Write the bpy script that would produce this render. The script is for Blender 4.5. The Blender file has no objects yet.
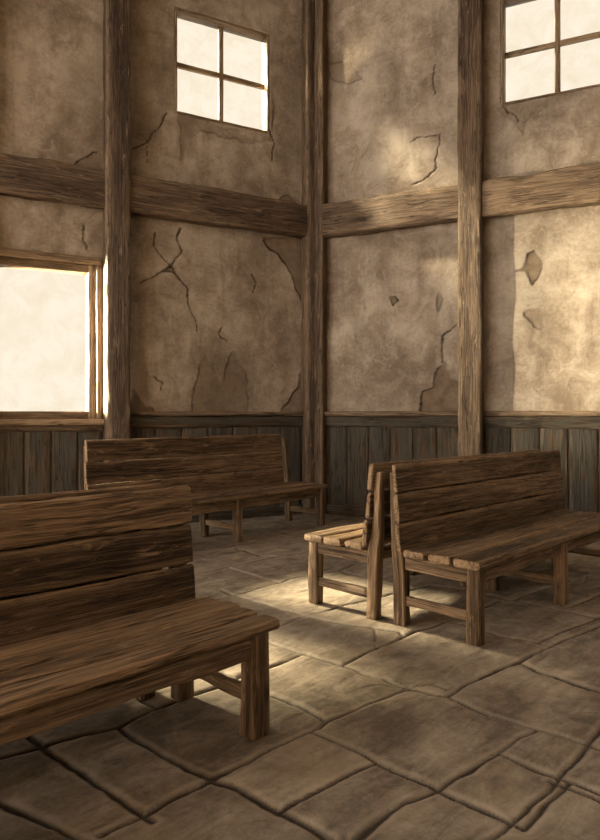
import bpy, math, random
import numpy as np
from collections import deque
from mathutils import Matrix, Vector

S = bpy.context.scene
COL = S.collection
F, HOR, CH = 665.0, 415.0, 1.3          # focal length (px), horizon row, eye height (m)

# ------------------------------------------------------------------ noise
def _hash(ix, iy, iz):
    h = (ix.astype(np.int64) * 374761393 + iy.astype(np.int64) * 668265263 + iz.astype(np.int64) * 2147483647 + 1013904223) & 0xFFFFFFFF
    h = ((h ^ (h >> 13)) * 1274126177) & 0xFFFFFFFF
    h = ((h ^ (h >> 16)) * 2246822519) & 0xFFFFFFFF
    return ((h ^ (h >> 15)) & 0xFFFFFF) / float(0xFFFFFF)

def vnoise(x, y, z=0.0):
    x, y, z = np.broadcast_arrays(np.asarray(x, float), np.asarray(y, float), np.asarray(z, float))
    ix, iy, iz = np.floor(x), np.floor(y), np.floor(z)
    fx, fy, fz = x - ix, y - iy, z - iz
    fx, fy, fz = [f * f * (3 - 2 * f) for f in (fx, fy, fz)]
    r = 0
    for a in (0, 1):
        for b in (0, 1):
            for c in (0, 1):
                w = (fx if a else 1 - fx) * (fy if b else 1 - fy) * (fz if c else 1 - fz)
                r = r + w * _hash(ix + a, iy + b, iz + c)
    return r * 2 - 1

def fbm(x, y, z=0.0, o=4):
    r, a, s = 0, 1, 0
    for k in range(o):
        r = r + a * vnoise(np.asarray(x) * 2**k + 17.3 * k, np.asarray(y) * 2**k - 9.1 * k, np.asarray(z) * 2**k + 3.7 * k)
        s += a
        a *= .5
    return r / s

# ------------------------------------------------------------------ materials
class NT:
    def __init__(self, name):
        self.m = bpy.data.materials.new(name)
        self.m.use_nodes = True
        self.t = self.m.node_tree
        self.t.nodes.clear()
    def n(self, typ, ins=None, **kw):
        nd = self.t.nodes.new(typ)
        for k, v in kw.items():
            setattr(nd, k, v)
        for k, v in (ins or {}).items():
            if isinstance(v, bpy.types.NodeSocket):
                self.t.links.new(v, nd.inputs[k])
            else:
                nd.inputs[k].default_value = v
        return nd
    def attr(self, name, vec=False):
        return self.n('ShaderNodeAttribute', attribute_name=name).outputs['Vector' if vec else 'Fac']
    def scale(self, v, s):
        return self.n('ShaderNodeVectorMath', {0: v, 1: s}, operation='MULTIPLY').outputs[0]
    def noise(self, v, scale=1, detail=6, rough=.6, dist=0.0):
        return self.n('ShaderNodeTexNoise', {'Vector': v, 'Scale': scale, 'Detail': detail, 'Roughness': rough, 'Distortion': dist}).outputs['Fac']
    def ramp(self, f, stops):
        nd = self.n('ShaderNodeValToRGB', {'Fac': f})
        e = nd.color_ramp.elements
        while len(e) < len(stops):
            e.new(.5)
        for el, (p, c) in zip(e, stops):
            el.position = p
            el.color = (c, c, c, 1) if isinstance(c, (int, float)) else (*c, 1)
        return nd.outputs['Color']
    def math(self, op, a, b=0.0, clamp=False):
        return self.n('ShaderNodeMath', {0: a, 1: b}, operation=op, use_clamp=clamp).outputs[0]
    def mix(self, f, a, b, mode='MIX'):
        nd = self.n('ShaderNodeMix', data_type='RGBA', blend_type=mode)
        for i, v in ((0, f), (6, a), (7, b)):
            if isinstance(v, bpy.types.NodeSocket):
                self.t.links.new(v, nd.inputs[i])
            elif i and not isinstance(v, (int, float)):
                nd.inputs[i].default_value = (*v[:3], 1)
            else:
                nd.inputs[i].default_value = v
        return nd.outputs[2]
    def finish(self, color, rough=.8, bump=None, strength=.4, dist=.01, spec=.25):
        b = self.n('ShaderNodeBsdfPrincipled')
        for k, v in (('Base Color', color), ('Roughness', rough), ('Specular IOR Level', spec)):
            if isinstance(v, bpy.types.NodeSocket):
                self.t.links.new(v, b.inputs[k])
            else:
                b.inputs[k].default_value = (*v, 1) if k == 'Base Color' else v
        if bump is not None:
            bp = self.n('ShaderNodeBump', {'Height': bump, 'Strength': strength, 'Distance': dist})
            self.t.links.new(bp.outputs[0], b.inputs['Normal'])
        o = self.n('ShaderNodeOutputMaterial', {'Surface': b.outputs[0]})
        return self.m

def wood(name, dark, mid, light, worn, wear=.5, paint=None, edge=.6):
    t = NT(name)
    p = t.attr('grain', True)
    e = t.attr('edge')
    warp = t.n('ShaderNodeVectorMath', {0: p, 1: t.scale(t.n('ShaderNodeTexNoise', {'Vector': t.scale(p, (1.3, 5, 5)), 'Scale': 1, 'Detail': 3}).outputs['Color'], (.0, .05, .05))}, operation='ADD').outputs[0]
    big = t.noise(t.scale(p, (1.6, 7, 7)), 1, 4, .6)
    g1 = t.noise(t.scale(warp, (2.2, 64, 64)), 1, 7, .68, .2)
    g2 = t.noise(t.scale(warp, (5, 190, 190)), 1, 4, .6)
    mixv = t.math('ADD', t.math('MULTIPLY', g1, .62), t.math('ADD', t.math('MULTIPLY', g2, .2), t.math('MULTIPLY', big, .26)))
    mixv = t.math('ADD', mixv, t.math('MULTIPLY', t.math('SUBTRACT', t.noise(p, .31, 0, .5), .5), .42))
    col = t.ramp(mixv, [(.42, dark), (.54, mid), (.68, light)])
    # wear: bare lighter wood in ragged streaks
    wn = t.noise(t.scale(p, (4.5, 17, 17)), 1, 8, .72, .4)
    wmask = t.ramp(wn, [(.60 - .05 * wear, 0.0), (.70 - .05 * wear, 1.0)])
    col = t.mix(t.math('MULTIPLY', wmask, .62), col, worn)
    if paint:
        pn = t.noise(t.scale(p, (2.2, 9, 9)), 1, 9, .7, .5)
        pm = t.ramp(pn, [(.40, 0.0), (.50, 1.0)])
        col = t.mix(t.math('MULTIPLY', pm, .8), col, t.mix(g1, paint[0], paint[1]))
    # rubbed arrises
    en = t.math('MULTIPLY', e, t.ramp(t.noise(t.scale(p, (6, 20, 20)), 1, 5, .65), [(.30, 0.0), (.48, 1.0)]))
    col = t.mix(t.math('MULTIPLY', en, edge), col, worn)
    # drying cracks
    cn = t.noise(t.scale(warp, (1.1, 30, 30)), 1, 3, .5, .2)
    band = t.math('ABSOLUTE', t.math('SUBTRACT', cn, .5))
    crack = t.ramp(band, [(.0, 1.0), (.045, 0.0)])
    gate = t.ramp(t.noise(t.scale(p, (2.0, 6, 6)), 1, 2, .5), [(.44, 0.0), (.52, 1.0)])
    crack = t.math('MULTIPLY', crack, gate)
    fl = t.math('ABSOLUTE', t.math('SUBTRACT', t.noise(t.scale(warp, (.7, 85, 85)), 1, 2, .5), .5))
    crack = t.math('MAXIMUM', crack, t.math('MULTIPLY', t.ramp(fl, [(0.0, 1.0), (.06, 0.0)]), .5))
    col = t.mix(t.math('MULTIPLY', crack, .8), col, tuple(c * .25 for c in dark))
    kv = t.n('ShaderNodeTexVoronoi', {'Vector': t.scale(p, (2.6, 9, 9)), 'Scale': 1.0, 'Randomness': 1.0}).outputs['Distance']
    knot = t.ramp(kv, [(.05, 1.0), (.13, 0.0)])
    col = t.mix(t.math('MULTIPLY', knot, .7), col, tuple(c * .4 for c in dark))
    h = t.math('SUBTRACT', t.math('ADD', g1, t.math('MULTIPLY', g2, .5)), t.math('MULTIPLY', crack, 1.4))
    h = t.math('SUBTRACT', h, t.math('MULTIPLY', wmask, .15))
    return t.finish(col, t.ramp(g1, [(.3, .72), (.7, .5)]), h, .75, .008, .3)

def plaster():
    t = NT('old_plaster')
    p = t.attr('grain', True)
    big = t.noise(p, .9, 6, .6)
    mid = t.noise(p, 3.2, 8, .68, .5)
    fine = t.noise(p, 26, 6, .7)
    v = t.math('ADD', t.math('MULTIPLY', big, .45), t.math('ADD', t.math('MULTIPLY', mid, .4), t.math('MULTIPLY', fine, .18)))
    col = t.ramp(v, [(.43, PL[0]), (.515, PL[1]), (.60, PL[2])])
    drip = t.ramp(t.noise(t.scale(p, (5.5, .75, 1)), 1, 5, .65, .2), [(.52, 0.0), (.72, 1.0)])
    col = t.mix(t.math('MULTIPLY', drip, .45), col, PL[3])
    col = t.mix(t.math('MULTIPLY', t.ramp(t.noise(t.scale(p, (2.0, 1.1, 1)), 1.1, 9, .75, .8), [(.60, 0.0), (.66, 1.0)]), .35), col, PL[3])
    flk = t.noise(t.scale(p, (1.0, .8, 1)), 2.3, 11, .74, .7)
    flake = t.ramp(flk, [(.572, 0.0), (.582, 1.0)])
    col = t.mix(t.math('MULTIPLY', flake, .33), col, PL[2])
    fedge = t.ramp(t.math('ABSOLUTE', t.math('SUBTRACT', flk, .575)), [(0.0, 1.0), (.006, 0.0)])
    col = t.mix(t.math('MULTIPLY', fedge, .35), col, PL[3])
    spots = t.ramp(t.noise(p, 6.5, 7, .75, .6), [(.66, 0.0), (.74, 1.0)])
    col = t.mix(t.math('MULTIPLY', spots, .55), col, (.13, .07, .032))
    lm = t.math('MULTIPLY', t.attr('lime'), t.ramp(mid, [(.38, .25), (.6, 1.0)]))
    col = t.mix(t.math('MULTIPLY', lm, .75), col, (.50, .45, .37))  # pale limewash, and the painted light patches of the right wall
    st = t.math('MULTIPLY', t.attr('stain'), t.ramp(mid, [(.35, .3), (.55, 1.0)]))
    col = t.mix(t.math('MULTIPLY', st, .6), col, (.085, .055, .032))  # stains, and the shade painted beside the right post
    rc = t.ramp(t.noise(p, 9, 6, .7), [(.35, (.105, .072, .045)), (.65, (.20, .145, .095))])
    col = t.mix(t.math('MULTIPLY', t.attr('patch'), .85), col, rc)
    col = t.mix(t.math('MULTIPLY', t.attr('crack'), .92), col, (.018, .011, .007))
    h = t.math('ADD', t.math('MULTIPLY', mid, 1.0), t.math('ADD', t.math('MULTIPLY', fine, .5), t.math('MULTIPLY', flake, .35)))
    return t.finish(col, .92, h, .35, .02, .12)

def flag():
    t = NT('flagstone')
    p = t.attr('grain', True)
    tone = t.attr('tone')
    big = t.noise(p, 1.4, 6, .62, .4)
    mid = t.noise(p, 6, 8, .7, .6)
    fine = t.noise(p, 55, 6, .7)
    sweep = t.noise(t.scale(p, (2.2, 9, 1)), 1.2, 7, .68, .7)
    v = t.math('ADD', t.math('MULTIPLY', big, .35), t.math('ADD', t.math('MULTIPLY', mid, .3), t.math('ADD', t.math('MULTIPLY', sweep, .3), t.math('MULTIPLY', fine, .12))))
    v = t.math('ADD', v, t.math('MULTIPLY', t.math('SUBTRACT', tone, .5), .13))
    col = t.ramp(v, [(.45, FL[0]), (.535, FL[1]), (.64, FL[2])])
    och = t.ramp(t.noise(p, 2.1, 6, .7, .5), [(.52, 0.0), (.68, 1.0)])
    col = t.mix(t.math('MULTIPLY', och, .38), col, FL[3])
    vein = t.math('ABSOLUTE', t.math('SUBTRACT', t.noise(t.scale(p, (1, 3.4, 1)), 1.3, 2, .5, .0), .5))
    vm = t.math('MULTIPLY', t.ramp(vein, [(0.0, 1.0), (.012, 0.0)]), t.ramp(t.noise(p, 1.7, 2, .5), [(.66, 0.0), (.74, 1.0)]))
    col = t.mix(t.math('MULTIPLY', vm, .6), col, (.03, .02, .013))
    col = t.mix(t.math('MULTIPLY', t.attr('joint'), .92), col, (.022, .014, .009))
    col = t.mix(t.math('MULTIPLY', t.attr('rim'), .5), col, FL[2])  # painted highlight: stone edges lightened as if catching light
    h = t.math('SUBTRACT', t.math('ADD', t.math('MULTIPLY', sweep, 1.0), t.math('ADD', t.math('MULTIPLY', mid, .7), t.math('MULTIPLY', fine, .25))), t.math('MULTIPLY', vm, .5))
    return t.finish(col, t.ramp(mid, [(.3, .78), (.7, .55)]), h, .55, .02, .3)

def glass():
    t = NT('window_glass')
    p = t.n('ShaderNodeTexCoord').outputs['Object']
    n = t.noise(p, 3.5, 5, .65, .6)
    c = t.ramp(n, [(.3, (1.0, .90, .72)), (.6, (1.0, .97, .90))])
    em = t.n('ShaderNodeEmission', {'Color': c, 'Strength': .06}).outputs[0]
    tr = t.n('ShaderNodeBsdfTransparent', {'Color': t.ramp(n, [(.32, (.90, .88, .76)), (.62, (1.0, 1.0, .93))])}).outputs[0]
    ms = t.n('ShaderNodeMixShader', {'Fac': .175, 1: em, 2: tr}).outputs[0]
    t.n('ShaderNodeOutputMaterial', {'Surface': ms})
    return t.m

PL = [(.20, .158, .120), (.32, .267, .210), (.46, .40, .33), (.14, .102, .074)]
FL = [(.14, .118, .093), (.28, .238, .187), (.47, .41, .325), (.32, .245, .155)]
M = {
    'bench': wood('bench_wood', (.050, .031, .018), (.162, .107, .064), (.36, .245, .148), (.60, .42, .25), .5, None, .9),
    'timber': wood('frame_timber', (.05, .032, .02), (.13, .088, .058), (.26, .185, .122), (.46, .34, .22), .35, None, .7),
    'panel': wood('painted_board', (.045, .028, .017), (.10, .065, .04), (.19, .125, .075), (.27, .16, .085), .4, ((.050, .051, .041), (.105, .106, .086)), .3),
    'sash': wood('window_wood', (.13, .09, .055), (.27, .19, .12), (.42, .31, .2), (.5, .38, .25), .4),
    'plaster': plaster(), 'flag': flag(), 'glass': glass(),
}
d = NT('ceiling_boards'); M['ceiling'] = d.finish((.16, .115, .075), .9)

# ------------------------------------------------------------------ mesh collector
class MB:
    def __init__(self):
        self.v, self.f, self.g, self.e, self.n = [], [], [], [], 0
    def add(self, v, f, g, e):
        self.v.append(v); self.g.append(g); self.e.append(e)
        self.f += [tuple(i + self.n for i in q) for q in f]
        self.n += len(v)
    def build(self, name, mat, parent=None):
        me = bpy.data.meshes.new(name)
        V = np.concatenate(self.v)
        me.from_pydata(V.tolist(), [], self.f)
        a = me.attributes.new('grain', 'FLOAT_VECTOR', 'POINT'); a.data.foreach_set('vector', np.concatenate(self.g).astype(np.float32).ravel())
        a = me.attributes.new('edge', 'FLOAT', 'POINT'); a.data.foreach_set('value', np.concatenate(self.e).astype(np.float32))
        me.materials.append(mat)
        me.shade_smooth()
        me.set_sharp_from_angle(angle=math.radians(48))
        me.update()
        o = bpy.data.objects.new(name, me)
        COL.objects.link(o)
        if parent: o.parent = parent
        return o

_seed = [1]
def timber(mb, L, W, H, fn, seg=.05, ch=.007, rough=.003, chip=.008, step=.03, grainaxis=0):
    """A rough-sawn length of wood: local s 0..L, y -W/2..W/2, z -H/2..H/2; fn maps (s, y, z) arrays to bench/room coordinates."""
    _seed[0] += 1
    sd = _seed[0] * 7.317
    ch = min(ch, W * .25, H * .25)
    hw, hh = W / 2, H / 2
    ring = []
    def side(a, b):
        n = max(1, int(math.hypot(b[0] - a[0], b[1] - a[1]) / step))
        for k in range(n):
            ring.append((a[0] + (b[0] - a[0]) * k / n, a[1] + (b[1] - a[1]) * k / n))
    cs = [(-hw + ch, -hh), (hw - ch, -hh), (hw, -hh + ch), (hw, hh - ch), (hw - ch, hh), (-hw + ch, hh), (-hw, hh - ch), (-hw, -hh + ch)]
    for i in range(8):
        side(cs[i], cs[(i + 1) % 8])
    R = np.array(ring); nr = len(R)
    ns = max(2, int(L / seg) + 1)
    s = np.linspace(0, L, ns)
    s = np.concatenate([[0], [min(.006, L * .1)], s[1:-1], [L - min(.006, L * .1)], [L]])
    ns = len(s)
    sg, yg = np.meshgrid(s, R[:, 0], indexing='ij')
    _, zg = np.meshgrid(s, R[:, 1], indexing='ij')
    cd = np.minimum(np.abs(np.abs(yg) - hw) + np.abs(np.abs(zg) - hh), .05)
    edge = np.clip(1 - cd / (ch * 1.6), 0, 1)
    n1 = vnoise(sg * 5 + sd, yg * 18, zg * 18 + sd)
    n2 = vnoise(sg * 1.1 + sd * 2, yg * 3, zg * 3)
    bite = np.clip(vnoise(sg * 7 - sd, np.sign(yg) * 3.3, np.sign(zg) * 5.1) - .25, 0, 1) * chip * 2 * edge
    off = rough * (n1 + n2 * .8) + bite
    endf = np.zeros_like(sg); endf[0] = endf[-1] = ch * .7
    ly = np.sign(yg) * np.maximum(np.abs(yg) - np.where(np.abs(np.abs(yg) - hw) < ch * 1.2, off + endf, 0), .001)
    lz = np.sign(zg) * np.maximum(np.abs(zg) - np.where(np.abs(np.abs(zg) - hh) < ch * 1.2, off + endf, 0), .001)
    ls = sg.copy()
    ej = .004 * vnoise(yg * 40 + sd, zg * 40, sd)
    ls[0] += np.abs(ej[0]); ls[-1] -= np.abs(ej[-1])
    edge[0] = edge[-1] = .8
    x, y, z = fn(ls.ravel(), ly.ravel(), lz.ravel())
    V = np.stack([x, y, z], 1)
    o = np.array([(sd * 3.1) % 37, (sd * 1.7) % 23, (sd * 2.3) % 29])
    G = np.stack([ls.ravel(), ly.ravel(), lz.ravel()], 1) + o
    faces = []
    for i in range(ns - 1):
        a = i * nr; b = a + nr
        for k in range(nr):
            k2 = (k + 1) % nr
            faces.append((a + k, a + k2, b + k2, b + k))
    faces.append(tuple(reversed(range(nr))))
    faces.append(tuple(range((ns - 1) * nr, ns * nr)))
    # orientation: make it outward whatever fn does
    dx = np.array(fn(np.array([0, 1., 0, 0]) * .01 + L * .5, np.array([0, 0, 1., 0]) * .01, np.array([0, 0, 0, 1.]) * .01)).T
    if np.linalg.det(np.stack([dx[1] - dx[0], dx[2] - dx[0], dx[3] - dx[0]])) > 0:
        faces = [tuple(reversed(q)) for q in faces]
    faces = [tuple(reversed(q)) for q in faces]
    mb.add(V, faces, G, edge.ravel())

def along(ax, x0, y0, z0):
    """Simple placements: 'x' length on x (W on y, H on z), 'y' length on y (W on x), 'z' length on z (W on x, H on y)."""
    if ax == 'x': return lambda s, a, b: (x0 + s, y0 + a, z0 + b)
    if ax == 'y': return lambda s, a, b: (x0 + a, y0 + s, z0 + b)
    return lambda s, a, b: (x0 + a, y0 + b, z0 + s)

# ------------------------------------------------------------------ room frame: two walls meeting at an obtuse corner
C0 = np.array([.187, 8.9])
DL = np.array([-1250., -665.]); DL /= np.linalg.norm(DL)      # along the left wall, away from the corner
NL = np.array([-DL[1], DL[0]])                                   # into the room
NL = np.array([.4697, -.8828]) if NL @ np.array([0, -1]) < 0 else NL
DR = np.array([1386., -665.]); DR /= np.linalg.norm(DR)
NR = np.array([DR[1], -DR[0]])
TOP = 7.5

def wall_px(D, px, py):
    r = (px - 300) / F
    t = (r * C0[1] - C0[0]) / (D[0] - r * D[1])
    Y = C0[1] + D[1] * t
    return t, CH - (py - HOR) * Y / F
LW = lambda p: wall_px(DL, *p)
RW = lambda p: wall_px(DR, *p)
def floor_px(p):
    Y = F * CH / (p[1] - HOR)
    return ((p[0] - 300) / F * Y, Y)

def wallfn(D, N, s_axis, t0, h0, p0):
    """timber on a wall: s_axis 't' (along the wall, W = height, H = projection) or 'h' (upright, W = along the wall, H = projection)."""
    def f(s, a, b):
        t, h = (t0 + s, h0 + a) if s_axis == 't' else (t0 + a, h0 + s)
        p = p0 + b
        return C0[0] + D[0] * t + N[0] * p, C0[1] + D[1] * t + N[1] * p, h + 0 * p
    return f

def axis_vals(lo, hi, fine_lo, fine_hi, fine, coarse, extra=()):
    a = list(np.arange(lo, fine_lo, coarse)) + list(np.arange(fine_lo, fine_hi, fine)) + list(np.arange(fine_hi, hi, coarse)) + [hi]
    a = np.array(a)
    for e in extra:
        a = a[np.abs(a - e) > fine * .45]
        a = np.append(a, e)
    return np.unique(np.round(a, 5))

def seg_dist(GX, GY, pl):
    """distance to polyline and fraction along it"""
    d = np.full(GX.shape, 9.0); fr = np.zeros(GX.shape)
    n = len(pl) - 1
    for i in range(n):
        ax, ay = pl[i]; bx, by = pl[i + 1]
        vx, vy = bx - ax, by - ay
        L2 = vx * vx + vy * vy + 1e-12
        u = np.clip(((GX - ax) * vx + (GY - ay) * vy) / L2, 0, 1)
        dd = np.hypot(GX - ax - u * vx, GY - ay - u * vy)
        m = dd < d
        d = np.where(m, dd, d); fr = np.where(m, (i + u) / n, fr)
    return d, fr

def poly_sd(GX, GY, pl):
    inside = np.zeros(GX.shape, bool)
    n = len(pl)
    for i in range(n):
        x1, y1 = pl[i]; x2, y2 = pl[(i + 1) % n]
        c = ((y1 > GY) != (y2 > GY)) & (GX < (x2 - x1) * (GY - y1) / (y2 - y1 + 1e-12) + x1)
        inside ^= c
    d, _ = seg_dist(GX, GY, list(pl) + [pl[0]])
    return np.where(inside, -d, d)

def make_wall(name, D, N, conv, tmax, fine_t, cracks, patches, lime_lights, stain_shades, holes):
    ts = axis_vals(0, tmax, .0, fine_t, .014, .25, [h[i] for h in holes for i in (0, 1)])
    hs = axis_vals(0, TOP, 1.15, 6.9, .014, .2, [h[i] for h in holes for i in (2, 3)])
    T, H = np.meshgrid(ts, hs, indexing='ij')
    wx = T + .05 * fbm(T * 7, H * 7, 1.0, 5); wy = H + .05 * fbm(T * 7, H * 7, 5.0, 5)
    disp = .012 * fbm(T * 1.3, H * 1.3, 2, 4) + .003 * fbm(T * 9, H * 9, 3, 3)
    crack = np.zeros(T.shape); patch = np.zeros(T.shape); lime = np.zeros(T.shape); stain = np.zeros(T.shape)
    def block(pl, m):
        a = np.array(pl)
        i0, i1 = np.searchsorted(ts, [a[:, 0].min() - m, a[:, 0].max() + m])
        j0, j1 = np.searchsorted(hs, [a[:, 1].min() - m, a[:, 1].max() + m])
        return slice(i0, i1), slice(j0, j1)
    for w, pts in cracks:
        pl = [conv(p) for p in pts]
        b = block(pl, .15)
        d, fr = seg_dist(wx[b], wy[b], pl)
        w_ = w * (1 - .75 * fr) * (1 + .6 * vnoise(T[b] * 20, H[b] * 20, 4))
        c = np.clip(1.4 - d / np.maximum(w_, .0075), 0, 1)
        crack[b] = np.maximum(crack[b], c); disp[b] -= .012 * c
    for depth, strength, pts in patches:
        pl = [conv(p) for p in pts]
        b = block(pl, .2)
        sd = poly_sd(wx[b], wy[b], pl)
        c = np.clip(.5 - sd / .018, 0, 1)
        patch[b] = np.maximum(patch[b], c * strength); disp[b] -= depth * c
        rim = np.clip(1.2 - np.abs(sd - .004) / .015, 0, 1) * np.clip(vnoise(T[b] * 6, H[b] * 6, 8) * 1.3 + .65, 0, 1)
        crack[b] = np.maximum(crack[b], rim * min(1, strength * 1.15))
    for arr, lst in ((lime, lime_lights), (stain, stain_shades)):
        for soft, strength, pts in lst:
            pl = [conv(p) for p in pts]
            b = block(pl, soft + .1)
            sd = poly_sd(wx[b], wy[b], pl) + .12 * fbm(T[b] * 3, H[b] * 3, 6, 4) * min(1, soft * 4)
            arr[b] = np.maximum(arr[b], strength * np.clip(.5 - sd / soft, 0, 1))
    V = np.stack([C0[0] + D[0] * T + N[0] * disp, C0[1] + D[1] * T + N[1] * disp, H], -1).reshape(-1, 3)
    nt, nh = T.shape
    I, J = np.meshgrid(np.arange(nt - 1), np.arange(nh - 1), indexing='ij')
    tc, hc = (ts[I] + ts[I + 1]) / 2, (hs[J] + hs[J + 1]) / 2
    keep = np.ones(I.shape, bool)
    for a, b_, c, e in holes:
        keep &= ~((tc > a) & (tc < b_) & (hc > c) & (hc < e))
    I, J = I[keep], J[keep]
    q = np.stack([I * nh + J, (I + 1) * nh + J, (I + 1) * nh + J + 1, I * nh + J + 1], 1)
    e1 = np.array([D[0], D[1], 0]); nrm = np.cross(e1, [0, 0, 1])
    if nrm @ np.array([N[0], N[1], 0]) < 0: q = q[:, ::-1]
    return grid_obj(name, V, q, M['plaster'], np.stack([T, H, T * 0 + (3.3 if D[0] > 0 else 0)], -1).reshape(-1, 3),
                    dict(crack=crack, patch=patch, lime=lime, stain=stain), solid=.22)

def grid_obj(name, V, q, mat, G, attrs, solid=0):
    me = bpy.data.meshes.new(name)
    used = np.unique(q); rm = np.full(len(V), -1); rm[used] = np.arange(len(used))
    V, G, q = V[used], G[used], rm[q]
    me.vertices.add(len(V)); me.vertices.foreach_set('co', V.astype(np.float32).ravel())
    me.loops.add(q.size); me.loops.foreach_set('vertex_index', q.astype(np.int32).ravel())
    me.polygons.add(len(q)); me.polygons.foreach_set('loop_start', np.arange(0, q.size, 4, dtype=np.int32))
    me.update(calc_edges=True); me.validate()
    a = me.attributes.new('grain', 'FLOAT_VECTOR', 'POINT'); a.data.foreach_set('vector', G.astype(np.float32).ravel())
    for k, arr in attrs.items():
        a = me.attributes.new(k, 'FLOAT', 'POINT'); a.data.foreach_set('value', arr.ravel()[used].astype(np.float32))
    me.materials.append(mat); me.shade_smooth()
    o = bpy.data.objects.new(name, me); COL.objects.link(o); o['kind'] = 'structure'
    if solid:
        md = o.modifiers.new('thickness', 'SOLIDIFY'); md.thickness = solid; md.offset = -1
    return o

# window openings (t0, t1, h0, h1)
W_UP_L = (.655, 1.92, 4.93, 6.22)
W_LOW = (2.835, 3.94, 1.25, 3.0)
W_ADDED = (4.36, 5.50, 1.27, 3.0)  # unseen opening, added to carry the sun pool nearer
W_UP_R = (2.42, 3.66, 4.95, 6.22)

cr_l = [
    (.012, [(167, 114), (160, 124), (154, 130), (150, 139), (144, 144), (134, 149)]), (.007, [(147, 141), (145, 150), (146, 161)]),
    (.010, [(72, 165), (84, 158), (98, 152)]), (.008, [(86, 226), (84, 240), (86, 250)]),
    (.012, [(180, 230), (179, 240), (181, 252), (176, 260), (172, 267)]), (.009, [(156, 231), (154, 246), (160, 256), (172, 267)]),
    (.013, [(172, 267), (164, 271), (156, 274), (142, 283)]), (.013, [(173, 267), (180, 279), (187, 289), (189, 300), (194, 318), (198, 333)]),
    (.012, [(264, 240), (271, 250), (278, 255), (286, 262), (291, 271), (296, 284), (299, 297)]),
    (.006, [(224, 326), (220, 334), (226, 340)]), (.006, [(252, 276), (256, 284), (254, 292)]), (.006, [(156, 376), (164, 382), (160, 390)]),
    (.006, [(270, 128), (275, 145), (272, 160)]),
]
pa_l = [
    (.012, .8, [(264, 238), (271, 250), (278, 255), (286, 262), (291, 271), (296, 284), (300, 300), (306, 300), (306, 238)]),
    (.012, .7, [(303, 372), (298, 376), (297, 388), (291, 395), (289, 404), (281, 411), (281, 416), (306, 416), (306, 372)]),
    (.012, .7, [(131, 391), (138, 398), (142, 406), (152, 408), (158, 414), (158, 418), (131, 418)]),
    (.014, .95, [(172, 264), (166, 271), (172, 272), (179, 274)]),
    (.006, .5, [(191, 414), (194, 390), (198, 374), (206, 352), (211, 362), (216, 380), (222, 384), (226, 366), (231, 351), (236, 352), (238, 364), (246, 374), (248, 390), (248, 414)]),
    (.008, .35, [(179, 113), (196, 118), (215, 126), (236, 131), (252, 137), (268, 140), (273, 130), (278, 112), (273, 100), (273, 140), (252, 143), (228, 138), (200, 130), (186, 140), (181, 160)]),
    (.010, .6, [(103, 178 - 26), (96, 153), (84, 160), (72, 167), (62, 170), (62, 176), (103, 176)]),
    (.010, .6, [(296, 204), (288, 196), (278, 200), (270, 206), (312, 215)]),
]
dark_l = [
    (.25, .5, [(62, 62), (100, 62), (100, 140), (80, 120), (66, 150)]), (.20, .55, [(180, 118), (190, 120), (192, 176), (184, 178)]),
    (.3, .4, [(140, 62), (170, 62), (165, 90), (150, 130), (138, 120)]), (.22, .4, [(248, 270), (262, 268), (258, 330), (250, 330)]),
    (.3, .35, [(140, 225), (300, 246), (300, 262), (140, 240)]), (.3, .3, [(280, 62), (303, 62), (303, 190), (284, 150)]),  # darker below the beam and next to the corner post
    (.3, .4, [(200, 350), (250, 350), (260, 412), (188, 412)]),
]
li_l = [(.35, .25, [(140, 285), (200, 300), (190, 400), (140, 395)]), (.3, .25, [(205, 140), (270, 150), (265, 190), (205, 176)])]
cr_r = [
    (.008, [(436, 64), (434, 74), (434, 84), (437, 94)]), (.010, [(440, 134), (439, 146), (436, 160), (437, 167), (430, 177), (420, 181), (410, 186)]),
    (.005, [(412, 140), (420, 138), (438, 134)]), (.014, [(441, 362), (441, 350), (444, 338), (450, 331), (456, 323)]),
    (.010, [(420, 410), (421, 397), (424, 391), (434, 388)]), (.007, [(535, 330), (530, 318), (524, 312)]), (.006, [(502, 96), (508, 112), (520, 120)]),
]
pa_r = [
    (.014, .75, [(444, 362), (438, 370), (434, 379), (434, 388), (424, 391), (421, 400), (420, 414), (460, 414), (460, 384), (452, 378)]),
    (.012, .95, [(519, 269), (525, 264), (527, 256), (533, 251), (540, 262), (539, 276), (534, 285), (528, 275), (524, 271)]),
    (.008, .9, [(390, 297), (396, 296), (399, 301), (394, 305)]), (.006, .5, [(352, 62), (360, 80), (346, 84), (330, 78), (326, 62)]),
    (.006, .4, [(524, 312), (532, 318), (536, 330), (541, 332), (541, 306)]),
    (.006, .45, [(376, 278), (380, 270), (384, 282)]), (.006, .5, [(436, 300), (440, 290), (441, 300), (437, 312)]),
    (.008, .4, [(499, 106), (507, 118), (517, 122), (522, 134), (524, 120), (534, 114), (545, 108), (545, 100), (499, 106)]),
]
lime_light_r = [
    (.25, .9, [(360, 128), (366, 122), (396, 126), (395, 150), (392, 186), (366, 184), (362, 160)]), (.4, .5, [(345, 80), (385, 72), (395, 100), (380, 128), (345, 120)]),
    (.4, .45, [(390, 110), (450, 150), (450, 190), (400, 190)]), (.4, .5, [(420, 245), (456, 240), (456, 310), (440, 300)]),  # both are light patches painted into the plaster colour
    (.5, .5, [(505, 230), (538, 226), (538, 340), (505, 360)]), (.3, .3, [(510, 130), (538, 124), (538, 170), (514, 172)]),  # first is light painted right of the post, second pale plaster
]
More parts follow.
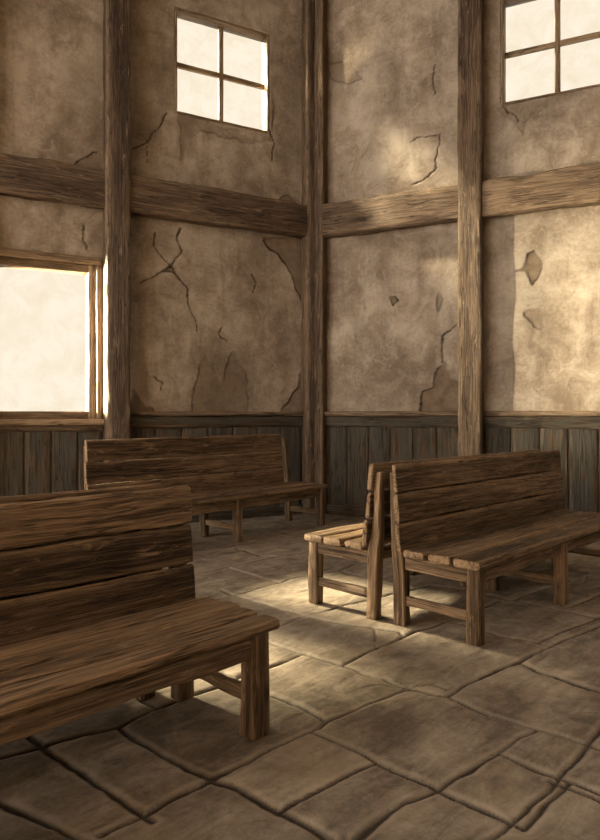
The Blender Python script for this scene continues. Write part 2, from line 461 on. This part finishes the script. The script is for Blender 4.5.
stain_shade_r = [
    (.3, .5, [(328, 62), (360, 62), (350, 84), (340, 150), (328, 190)]), (.14, .7, [(390, 62), (402, 62), (398, 126), (392, 124)]),
    (.3, .45, [(330, 380), (380, 392), (400, 410), (330, 410)]), (.3, .4, [(330, 246), (450, 226), (450, 236), (330, 258)]),  # second strip darkens the plaster just below the beam
    (.3, .5, [(490, 100), (504, 112), (506, 176), (490, 178)]), (.16, .4, [(430, 62), (440, 62), (442, 110), (434, 112)]), (.3, .4, [(490, 225), (502, 225), (500, 410), (490, 410)]),  # first and last strips are shade painted right of the post
]
make_wall('wall_left', DL, NL, LW, 12.0, 4.1, cr_l, pa_l, li_l, dark_l, [W_UP_L, W_LOW, W_ADDED])
make_wall('wall_right', DR, NR, RW, 9.0, 4.1, cr_r, pa_r, lime_light_r, stain_shade_r, [W_UP_R])

# ------------------------------------------------------------------ windows
def make_window(n, D, N, hole, cols, rows, fw=.035, mw=.06, sill=True):
    t0, t1, h0, h1 = hole
    mb = MB()
    dp, pc = .17, -.085
    add = lambda ax, L, W, H, t, h, p, **k: timber(mb, L, W, H, wallfn(D, N, ax, t, h, p), seg=.06, ch=.006, rough=.002, chip=.005, **k)
    add('h', h1 - h0, fw, dp, t0 + fw / 2, h0, pc); add('h', h1 - h0, fw, dp, t1 - fw / 2, h0, pc)
    add('t', t1 - t0 - 2 * fw, fw, dp, t0 + fw, h0 + fw / 2, pc); add('t', t1 - t0 - 2 * fw, fw, dp, t0 + fw, h1 - fw / 2, pc)
    for k in range(1, cols):
        add('h', h1 - h0 - 2 * fw, mw, .045, t0 + (t1 - t0) * k / cols, h0 + fw, -.11)
    for k in range(1, rows):
        add('t', t1 - t0 - 2 * fw, mw, .04, t0 + fw, h0 + (h1 - h0) * k / rows, -.11)
    o = mb.build('window_%d' % n, M['sash']); o['kind'] = 'structure'
    if sill:
        s = MB(); timber(s, t1 - t0 + .16, .07, .14, wallfn(D, N, 't', t0 - .08, h0 - .03, .03)); timber(s, t1 - t0 + .12, .08, .06, wallfn(D, N, 't', t0 - .06, h1 + .04, .02))
        timber(s, h1 - h0, .075, .05, wallfn(D, N, 'h', t0 - .03, h0, .018)); timber(s, h1 - h0, .075, .05, wallfn(D, N, 'h', t1 + .03, h0, .018))
        s.build('window_casing', M['sash'], o)
    me = bpy.data.meshes.new('window_pane')
    f = wallfn(D, N, 't', 0, 0, 0)
    pts = []
    for p in (-.106, -.112):
        for t, h in ((t0 + .03, h0 + .03), (t1 - .03, h0 + .03), (t1 - .03, h1 - .03), (t0 + .03, h1 - .03)):
            pts.append([float(np.asarray(q)) for q in f(t, h, p)])
    me.from_pydata(pts[:4], [], [(0, 1, 2, 3)]); me.materials.append(M['glass'])
    g = bpy.data.objects.new('window_pane', me); COL.objects.link(g); g.parent = o
    return o
make_window(1, DL, NL, W_UP_L, 2, 2, sill=False)
make_window(2, DL, NL, W_LOW, 1, 1, fw=.09)
make_window(3, DR, NR, W_UP_R, 2, 2, sill=False)
make_window(4, DL, NL, W_ADDED, 1, 1, fw=.09)  # added window out of view, lets sun onto the floor

# ------------------------------------------------------------------ timber framing, rails, wainscot (setting)
trim_no = [0]
def trim(mb, mat):
    trim_no[0] += 1
    o = mb.build('trim_%d' % trim_no[0], mat); o['kind'] = 'structure'
    return o
def post(D, N, ta, tb, pr):
    mb = MB(); pr = .22; timber(mb, TOP, tb - ta, pr, wallfn(D, N, 'h', (ta + tb) / 2, 0, pr / 2), seg=.06, ch=.018, rough=.008, chip=.022, step=.05); return trim(mb, M['timber'])
def rail(D, N, ta, tb, ha, hb, pr, mat='timber', ch=.014, rough=.007, chip=.016):
    mb = MB(); timber(mb, tb - ta, hb - ha, pr, wallfn(D, N, 't', ta, (ha + hb) / 2, pr / 2), seg=.06, ch=ch, rough=rough, chip=chip, step=.05); return trim(mb, M[mat])
# posts
P1 = (2.50, 2.77); P2 = (1.96, 2.23)
post(DL, NL, *P1, .27); post(DR, NR, *P2, .27)
post(DL, NL, 4.02, 4.30, .27); post(DL, NL, 6.76, 7.04, .27); post(DR, NR, 4.1, 4.38, .27)
# corner post: a square baulk set across the corner
bis = NL + NR; bis /= np.linalg.norm(bis); sdv = np.array([-bis[1], bis[0]])
mb = MB()
for sgn, D, N in ((-1, DL, NL), (1, DR, NR)):
    timber(mb, TOP, .19, .17, wallfn(D, N, 'h', .105, 0, .085), seg=.06, ch=.014, rough=.006, chip=.016, step=.05)
trim(mb, M['timber'])
# beams
for D, N, spans in ((DL, NL, [(.19, P1[0]), (P1[1], 4.02), (4.3, 6.76)]), (DR, NR, [(.19, P2[0]), (P2[1], 4.1)])):
    for a, b in spans:
        rail(D, N, a, b, 3.63, 4.05, .17, ch=.02, rough=.012, chip=.03)
# chair rails, base boards, painted board wainscot
def wains(D, N, a, b):
    rail(D, N, a, b, 1.29, 1.345, .10)
    rail(D, N, a, b, 1.15, 1.285, .065, 'panel')
    mb = MB(); n = max(1, round((b - a) / .31)); w = (b - a) / n
    for k in range(n):
        timber(mb, 1.15, w - .012, .035, wallfn(D, N, 'h', a + w * (k + .5), 0, .02), seg=.08, ch=.008, rough=.003, chip=.008, step=.06)
    trim(mb, M['panel'])
    mb = MB(); timber(mb, b - a, .13, .06, wallfn(D, N, 't', a, .065, .045), seg=.08); trim(mb, M['panel'])
for D, N, spans in ((DL, NL, [(.19, P1[0]), (5.6, 6.76)]), (DR, NR, [(.19, P2[0]), (P2[1], 4.1)])):
    for a, b in spans: wains(D, N, a, b)
# under the low window the boards stop at its sill
mb = MB()
for k in range(5):
    timber(mb, 1.12, .265, .035, wallfn(DL, NL, 'h', P1[1] + .278 * (k + .5), 0, .02), seg=.08, ch=.008, step=.06)
trim(mb, M['panel'])
rail(DL, NL, P1[1], 4.02, 1.12, 1.20, .06)
mb = MB(); timber(mb, 1.39, .13, .06, wallfn(DL, NL, 't', P1[1], .065, .045), seg=.08); trim(mb, M['panel'])

# ------------------------------------------------------------------ floor
U = np.array([650., 665.]); U /= np.linalg.norm(U)
Vd = np.array([-U[1], U[0]])
ANG = math.atan2(U[1], U[0])
joints_px = [
    [(205, 781), (218, 775), (248, 761), (275, 747), (300, 737), (317, 729), (325, 721), (345, 712), (365, 705), (386, 697), (405, 690), (416, 690)],
    [(225, 673), (250, 684), (270, 694), (290, 703), (306, 711), (321, 720)],
    [(190, 695), (215, 686), (242, 676), (270, 666), (286, 661), (300, 655)],
    [(245, 632), (271, 643), (290, 650), (319, 659), (341, 665), (368, 675), (385, 679), (396, 684), (414, 690), (430, 694), (446, 696), (456, 700), (470, 708), (490, 716), (505, 721), (522, 725), (537, 729), (560, 736), (604, 750)],
    [(446, 696), (458, 690), (470, 682), (488, 673), (500, 668), (516, 661), (537, 652), (570, 638), (604, 624)],
    [(341, 665), (358, 657), (376, 649), (390, 642), (402, 637), (418, 631), (435, 626), (470, 612), (500, 600)],
    [(312, 733), (341, 745), (362, 754), (376, 763), (392, 770), (410, 777), (440, 790), (480, 808), (520, 830)],
    [(537, 729), (521, 738), (510, 746), (498, 754), (478, 765), (456, 777), (430, 790), (390, 812), (360, 836)],
    [(499, 755), (518, 764), (537, 771), (570, 783), (604, 797)],
    [(374, 763), (360, 769), (346, 777), (320, 790), (280, 812)],
    [(517, 662), (537, 670), (580, 684), (604, 692)],
    [(455, 622), (484, 631), (512, 638), (537, 643), (560, 648)],
    [(455, 588), (484, 594), (513, 600), (540, 606), (604, 620)],
    [(190, 575), (217, 569), (250, 562), (290, 554), (315, 550)],
    [(228, 568), (252, 575), (279, 583)],
    [(279, 583), (290, 579), (301, 577), (318, 574), (339, 570), (351, 565), (369, 561)],
    [(200, 603), (220, 598), (250, 591), (279, 583)],
    [(222, 590), (240, 597), (265, 604), (290, 612), (306, 616)],
    [(306, 616), (290, 621), (270, 628), (245, 638)],
    [(306, 616), (322, 612), (341, 606), (367, 600), (400, 592), (430, 585), (455, 588)],
    [(306, 616), (330, 622), (352, 626), (374, 628), (400, 632), (404, 637)],
    [(341, 571), (369, 578), (400, 587)],
    [(400, 556), (430, 562), (470, 570)], [(369, 561), (400, 556), (440, 548)],
    [(235, 548), (262, 556), (276, 557)], [(190, 556), (235, 548), (265, 543), (300, 538)], [(315, 550), (345, 558), (369, 562)], [(300, 538), (330, 545), (350, 540), (380, 533)],
    [(0, 757), (30, 750), (62, 741), (90, 734), (118, 727), (140, 716), (160, 707), (190, 695)],
    [(119, 727), (140, 741), (163, 755), (190, 767), (213, 777), (240, 790), (290, 815), (330, 838)],
    [(118, 688), (135, 697), (150, 703), (160, 707)], [(40, 715), (70, 705), (118, 688), (150, 676)],
    [(0, 800), (60, 830), (90, 845)], [(205, 781), (150, 808), (100, 835)],
    [(513, 600), (540, 590), (570, 580)], [(537, 643), (560, 632), (600, 617)],
    [(570, 783), (550, 800), (520, 830)],
]
cracks_px = [(.008, [(374, 628), (376, 636), (373, 641), (376, 649)]), (.006, [(404, 688), (380, 684), (352, 690)]), (.007, [(446, 690), (430, 684), (412, 688), (396, 680)])]

def make_floor():
    xs = np.concatenate([np.arange(-9, -3.2, .3), np.arange(-3.2, 3.4, .0115), np.arange(3.4, 8.3, .3), [8.5]])
    ys = [-4.0]
    while ys[-1] < 9.4:
        y = ys[-1]
        ys.append(y + (.3 if y < 1.7 else .0062 * max(1, y / 2.1) if y < 8.9 else .2))
    ys = np.array(ys)
    X, Y = np.meshgrid(xs, ys, indexing='ij')
    UU, VV = X * U[0] + Y * U[1], X * Vd[0] + Y * Vd[1]
    wx = X + .022 * fbm(X * 6, Y * 6, 1, 4); wy = Y + .022 * fbm(X * 6, Y * 6, 7, 4)
    D = np.full(X.shape, 1.0); CR = np.zeros(X.shape)
    lines = [[floor_px(p) for p in l] for l in joints_px]
    # generic paving outside the part of the floor that the traced joints cover
    rng = random.Random(4)
    def free(u, v):
        x, y = u * U[0] + v * Vd[0], u * U[1] + v * Vd[1]
        if y < .3: return True
        px, py = 300 + F * x / y, HOR + F * CH / y
        return not (60 < px < 560 and 545 < py < 782)
    k = 0
    for iv in range(-10, 14):
        v = iv * .82 + .2
        for iu in range(-8, 22):
            u = iu * .9
            if free(u, v) and free(u + .9, v): lines.append([(u_ * U[0] + v_ * Vd[0], u_ * U[1] + v_ * Vd[1]) for u_, v_ in ((u, v), (u + .45, v + rng.uniform(-.03, .03)), (u + .9, v))])
            uu = u + rng.uniform(.15, .75)
            if rng.random() < .8 and free(uu, v) and free(uu, v + .82): lines.append([(u_ * U[0] + v_ * Vd[0], u_ * U[1] + v_ * Vd[1]) for u_, v_ in ((uu, v), (uu + rng.uniform(-.06, .06), v + .82))])
    for l in lines:
        for i in range(len(l) - 1):
            pl = l[i:i + 2]; a = np.array(pl); m = .16
            i0, i1 = np.searchsorted(xs, [a[:, 0].min() - m, a[:, 0].max() + m]); j0, j1 = np.searchsorted(ys, [a[:, 1].min() - m, a[:, 1].max() + m])
            if i1 <= i0 or j1 <= j0: continue
            b = (slice(i0, i1), slice(j0, j1))
            d, _ = seg_dist(wx[b], wy[b], pl)
            D[b] = np.minimum(D[b], d)
    for w, l in cracks_px:
        pl = [floor_px(p) for p in l]; a = np.array(pl); m = .1
        i0, i1 = np.searchsorted(xs, [a[:, 0].min() - m, a[:, 0].max() + m]); j0, j1 = np.searchsorted(ys, [a[:, 1].min() - m, a[:, 1].max() + m])
        b = (slice(i0, i1), slice(j0, j1))
        d, fr = seg_dist(wx[b], wy[b], pl)
        CR[b] = np.maximum(CR[b], np.clip(1.4 - d / (w * (1 - .6 * fr)), 0, 1))
    hw = .008 + .005 * vnoise(X * 3, Y * 3, 3) + .002 * vnoise(X * 11, Y * 11, 5)
    e = D - hw
    joint = np.clip(.5 - e / .008, 0, 1)
    bevel = np.clip(e / .035, 0, 1)
    z = -.016 * joint - .007 * (1 - bevel) ** 2 * (1 - joint) + .004 * fbm(X * 2.2, Y * 2.2, 9, 4) + .0015 * fbm(X * 14, Y * 14, 2, 3) - .008 * CR
    # flaky cleft ledges
    led = fbm(UU * 1.6, VV * 4.5, 4, 4)
    z += .0035 * np.clip((led - .05) / .03, 0, 1) - .0035 * np.clip((led + .22) / .03, 0, 1) + .0035
    # label the stones for a tone and a slight level of each
    open_ = (e > .0)
    nx, ny = X.shape
    lab = np.full(nx * ny, -1, np.int32); of = open_.ravel(); cur = 0; tones = []
    for s0 in np.nonzero(of)[0][::37]:
        if lab[s0] >= 0: continue
        lab[s0] = cur; dq = deque([int(s0)])
        while dq:
            c = dq.popleft(); ci, cj = divmod(c, ny)
            for nb, ok in ((c - ny, ci > 0), (c + ny, ci < nx - 1), (c - 1, cj > 0), (c + 1, cj < ny - 1)):
                if ok and of[nb] and lab[nb] < 0:
                    lab[nb] = cur; dq.append(nb)
        tones.append(rng.random()); cur += 1
    tn = np.append(np.array(tones), .5)[lab].reshape(X.shape)
    z += (tn - .5) * .006 * (1 - joint)
    rim = np.clip(1 - np.abs(e - .014) / .014, 0, 1)  # band along each stone edge for the painted highlight
    V = np.stack([X, Y, z], -1).reshape(-1, 3)
    I, J = np.meshgrid(np.arange(nx - 1), np.arange(ny - 1), indexing='ij')
    # keep only the floor inside the room
    xc, yc = (xs[I] + xs[I + 1]) / 2 - C0[0], (ys[J] + ys[J + 1]) / 2 - C0[1]
    keep = (xc * NL[0] + yc * NL[1] > -.22) & (xc * NR[0] + yc * NR[1] > -.22)
    I, J = I[keep], J[keep]
    q = np.stack([I * ny + J, (I + 1) * ny + J, (I + 1) * ny + J + 1, I * ny + J + 1], 1)
    o = grid_obj('floor', V, q, M['flag'], np.stack([UU, VV, tn * 9], -1).reshape(-1, 3), dict(joint=np.maximum(joint, CR), rim=rim, tone=tn))
    return o
make_floor()

# ceiling over the hall
me = bpy.data.meshes.new('ceiling')
pl = [C0 + DL * 12.2 - NL * .3, C0 + DL * 12.2 + NL * 11, C0 + DR * 9 + NR * 11, C0 + DR * 9.2 - NR * .3, C0 - bis * .4]
vs = [(*p, TOP) for p in pl] + [(*p, TOP + .2) for p in pl]
n = len(pl)
me.from_pydata([tuple(map(float, v)) for v in vs], [], [tuple(range(n)), tuple(range(2 * n - 1, n - 1, -1))] + [(i, i + n, (i + 1) % n + n, (i + 1) % n) for i in range(n)])
me.materials.append(M['ceiling'])
o = bpy.data.objects.new('ceiling', me); COL.objects.link(o); o['kind'] = 'structure'

# ------------------------------------------------------------------ benches
def interp(z, pts):
    return np.interp(z, [p[0] for p in pts], [p[1] for p in pts])

def make_bench(label, group, origin, flip, L, sh=.487, bh=1.0, nseat=3, mid=True, leg=.078, tilt=.05, back_inset=0.0, back_short=0.0, over=.03, turn=0.0):
    """Local x runs along the bench from its centre, y from the seat's front edge (0) to the back, z up."""
    root = bpy.data.objects.new('wooden_bench', None); COL.objects.link(root)
    root.empty_display_size = .2
    root['label'] = label; root['category'] = 'bench'; root['group'] = group
    x0 = -L / 2
    dep = .535
    # seat boards
    mb = MB(); g = .026
    ws = [1.0] * nseat; ws[0] = 1.12
    tot = sum(ws); y = 0.0
    rng = random.Random(int(L * 1000) + nseat)
    for w in ws:
        w = w / tot * dep
        a, b = rng.uniform(-.012, .012), rng.uniform(-.012, .012)
        timber(mb, L + b - a, w - g, .047, along('x', x0 + a, y + w / 2, sh - .0235 + rng.uniform(-.006, .003)), seg=.045, ch=.011, rough=.0035, chip=.012, step=.022)
        y += w
    mb.build('seat', M['bench'], root)
    # back boards, leaning
    mb = MB(); nb = 3; z0 = sh - .028; hb = (bh - z0) / nb
    th = .033
    for k in range(nb):
        zc = z0 + hb * (k + .5)
        a, b = rng.uniform(-.010, .010), rng.uniform(-.010, .010)
        def fn(s, p, q, zc=zc, a=a):
            z = zc + p
            return x0 + back_inset + a + s, dep + tilt * (z - sh) / (bh - sh) + th / 2 + q, z
        timber(mb, L - 2 * back_inset - back_short + b - a, hb - .011, th, fn, seg=.045, ch=.009, rough=.0035, chip=.014, step=.022)
    mb.build('backrest', M['bench'], root)
    # legs
    xs = [x0 + over + leg / 2, -x0 - over - leg / 2] + ([0.0] if mid else [])
    yf = .03
    zs = sh - .046
    front = [(0, .537), (.3, .541), (sh, dep + th - .004), (bh, dep + tilt + th + .003)]
    back = [(0, .617), (.3, .622), (sh + .02, dep + th + .072), (bh, dep + tilt + th + .036)]
    for x in xs:
        mb = MB(); timber(mb, zs, leg, leg, along('z', x, yf + leg / 2, 0), seg=.04, ch=.007, rough=.004, chip=.012, step=.025); mb.build('leg', M['bench'], root)
        mb = MB(); Hh = bh - .06
        def fl(s, a, b, x=x):
            f_, k_ = interp(s, front), interp(s, back)
            lat = x + a * np.where(s > sh, .8, 1.0)
            return lat, (f_ + k_) / 2 + b / leg * (k_ - f_), s
        timber(mb, Hh, leg, leg, fl, seg=.03, ch=.007, rough=.004, chip=.010, step=.025); mb.build('leg', M['bench'], root)
    # aprons below the seat and stretchers between the legs
    xe = xs[:2]
    mb = MB(); timber(mb, xe[1] - xe[0] - leg + .01, .095, .035, lambda s, a, b: (xe[0] + leg / 2 - .005 + s, yf + .035 + b, zs - .05 + a), seg=.05, rough=.004, chip=.01)
    mb.build('apron', M['bench'], root)
    mb = MB(); timber(mb, xe[1] - xe[0] - leg + .01, .085, .035, lambda s, a, b: (xe[0] + leg / 2 - .005 + s, .535 + b, zs - .05 + a), seg=.05, rough=.004, chip=.01)
    mb.build('apron', M['bench'], root)
    for x in xs:
        mb = MB(); timber(mb, .54 - yf - leg + .01, .04, .085, along('y', x, yf + leg - .005, zs - .05), seg=.04, rough=.004, chip=.01); mb.build('bearer', M['bench'], root)
        mb = MB(); timber(mb, .54 - yf - leg + .01, .036, .058, along('y', x, yf + leg - .005, .155), seg=.04, rough=.004, chip=.01); mb.build('stretcher', M['bench'], root)
    root.location = (*origin, 0)
    root.rotation_euler = (0, 0, ANG + turn + (math.pi if flip else 0))
    return root

def uv(u, v):
    return (u * U[0] + v * Vd[0], u * U[1] + v * Vd[1])
# unseen end and side walls, added so fill light comes from the left
def plain_wall(name, a, b):
    a, b = np.array(a), np.array(b); L = np.linalg.norm(b - a); dd = (b - a) / L; nn = np.array([dd[1], -dd[0]])
    mb = MB()
    P = [(0, 0), (L, 0), (L, TOP), (0, TOP)]
    v = [(*(a + dd * t + nn * p), h) for p in (0, .25) for t, h in P]
    f = [(0, 1, 2, 3), (7, 6, 5, 4), (0, 4, 5, 1), (1, 5, 6, 2), (2, 6, 7, 3), (3, 7, 4, 0)]
    mb.add(np.array(v), f, np.array([(t, h, 9) for _ in (0, 1) for t, h in P], float), np.zeros(8))
    o = mb.build(name, M['ceiling']); o['kind'] = 'structure'  # dark ceiling colour keeps bounced light down
er = C0 + DR * 9
plain_wall('wall_side', er, (7.0, -4.0))
plain_wall('wall_back', (7.0, -4.0), (-6.5, -4.0))

PAIR = 'back to back benches in the lit middle of the hall'
FORE = 'back to back benches in the shaded near corner'
LP = 2.42
make_bench('worn wooden bench showing its long seat front, backing onto one that faces the corner', PAIR, uv(3.32 + LP / 2, 1.85), False, LP)
make_bench('sunlit wooden bench turned away, its seat end jutting left of the back-to-back pair', PAIR, uv(3.30 + LP / 2, 3.21), True, LP)
# dark near bench: its far end is in view
ef = np.array([-.060, 2.725])
uF, vF = ef @ U, ef @ Vd
make_bench('dark weathered bench nearest the camera, cut off by the left edge of the view', FORE, uv(uF - LP / 2, vF), False, LP, .466, .972, 4, leg=.09, back_inset=.05, over=.055)
make_bench('bench hidden behind the dark near one, only the top of its backrest showing', FORE, uv(uF - LP / 2 - .12, vF + 1.29), True, LP, .466, .985, 4, over=.055)
# bench in the corner under the big plaster panel
eb = np.array([.345, 7.86])
TURN = math.radians(4)
ub = U * math.cos(TURN) + Vd * math.sin(TURN)
LB = 2.88
make_bench('long wooden bench standing alone in the corner by the wainscot and under the high window', 'bench in the corner', tuple(eb - ub * LB / 2), False, LB, .487, 1.075, 3, tilt=.06, back_inset=.02, back_short=.17, turn=TURN)

# ------------------------------------------------------------------ light
w = bpy.data.worlds.new('World'); S.world = w; w.use_nodes = True
bg = w.node_tree.nodes['Background']
bg.inputs[0].default_value = (1.0, .885, .765, 1); bg.inputs[1].default_value = 5.6
def sun(dx, dy, elev, strength, ang):
    l = bpy.data.lights.new('sun', 'SUN'); l.energy = strength; l.angle = math.radians(ang); l.color = (1, .83, .58)
    o = bpy.data.objects.new('sun', l); COL.objects.link(o)
    d = Vector((dx, dy, 0)).normalized() * math.cos(math.radians(elev)); d.z = -math.sin(math.radians(elev))
    o.rotation_euler = d.to_track_quat('-Z', 'Y').to_euler()
sun(.77, -.64, 28, 105.0, 5.0)
def spot(name, loc, target, power, size, radius):
    l = bpy.data.lights.new(name, 'SPOT'); l.energy = power; l.spot_size = math.radians(size); l.spot_blend = .6; l.shadow_soft_size = radius; l.color = (1, .85, .62)
    o = bpy.data.objects.new(name, l); COL.objects.link(o); o.location = loc
    o.rotation_euler = (Vector(target) - Vector(loc)).to_track_quat('-Z', 'Y').to_euler()
# made-up spots outside the left windows, added to brighten the right wall
spot('added_wall_spot', (-9.0, 6.7, 1.6), (-2.75, 7.35, 2.2), 520000, 40, .8)
spot('added_wall_spot', (-6.5, 9.2, 9.9), (-.93, 8.35, 5.55), 125000, 34, .45)

# ------------------------------------------------------------------ camera
cd = bpy.data.cameras.new('camera'); cam = bpy.data.objects.new('camera', cd); COL.objects.link(cam)
cd.sensor_fit = 'AUTO'; cd.sensor_width = 36; cd.lens = 36 * F / 840; cd.shift_y = -(420 - HOR) / 840
cam.location = (0, 0, CH); cam.rotation_euler = (math.pi / 2, 0, 0)
cd.clip_start = .05
S.camera = cam
S.view_settings.view_transform = 'Standard'; S.view_settings.look = 'None'; S.view_settings.gamma = 1; S.view_settings.exposure = 0
S.view_settings.use_curve_mapping = False
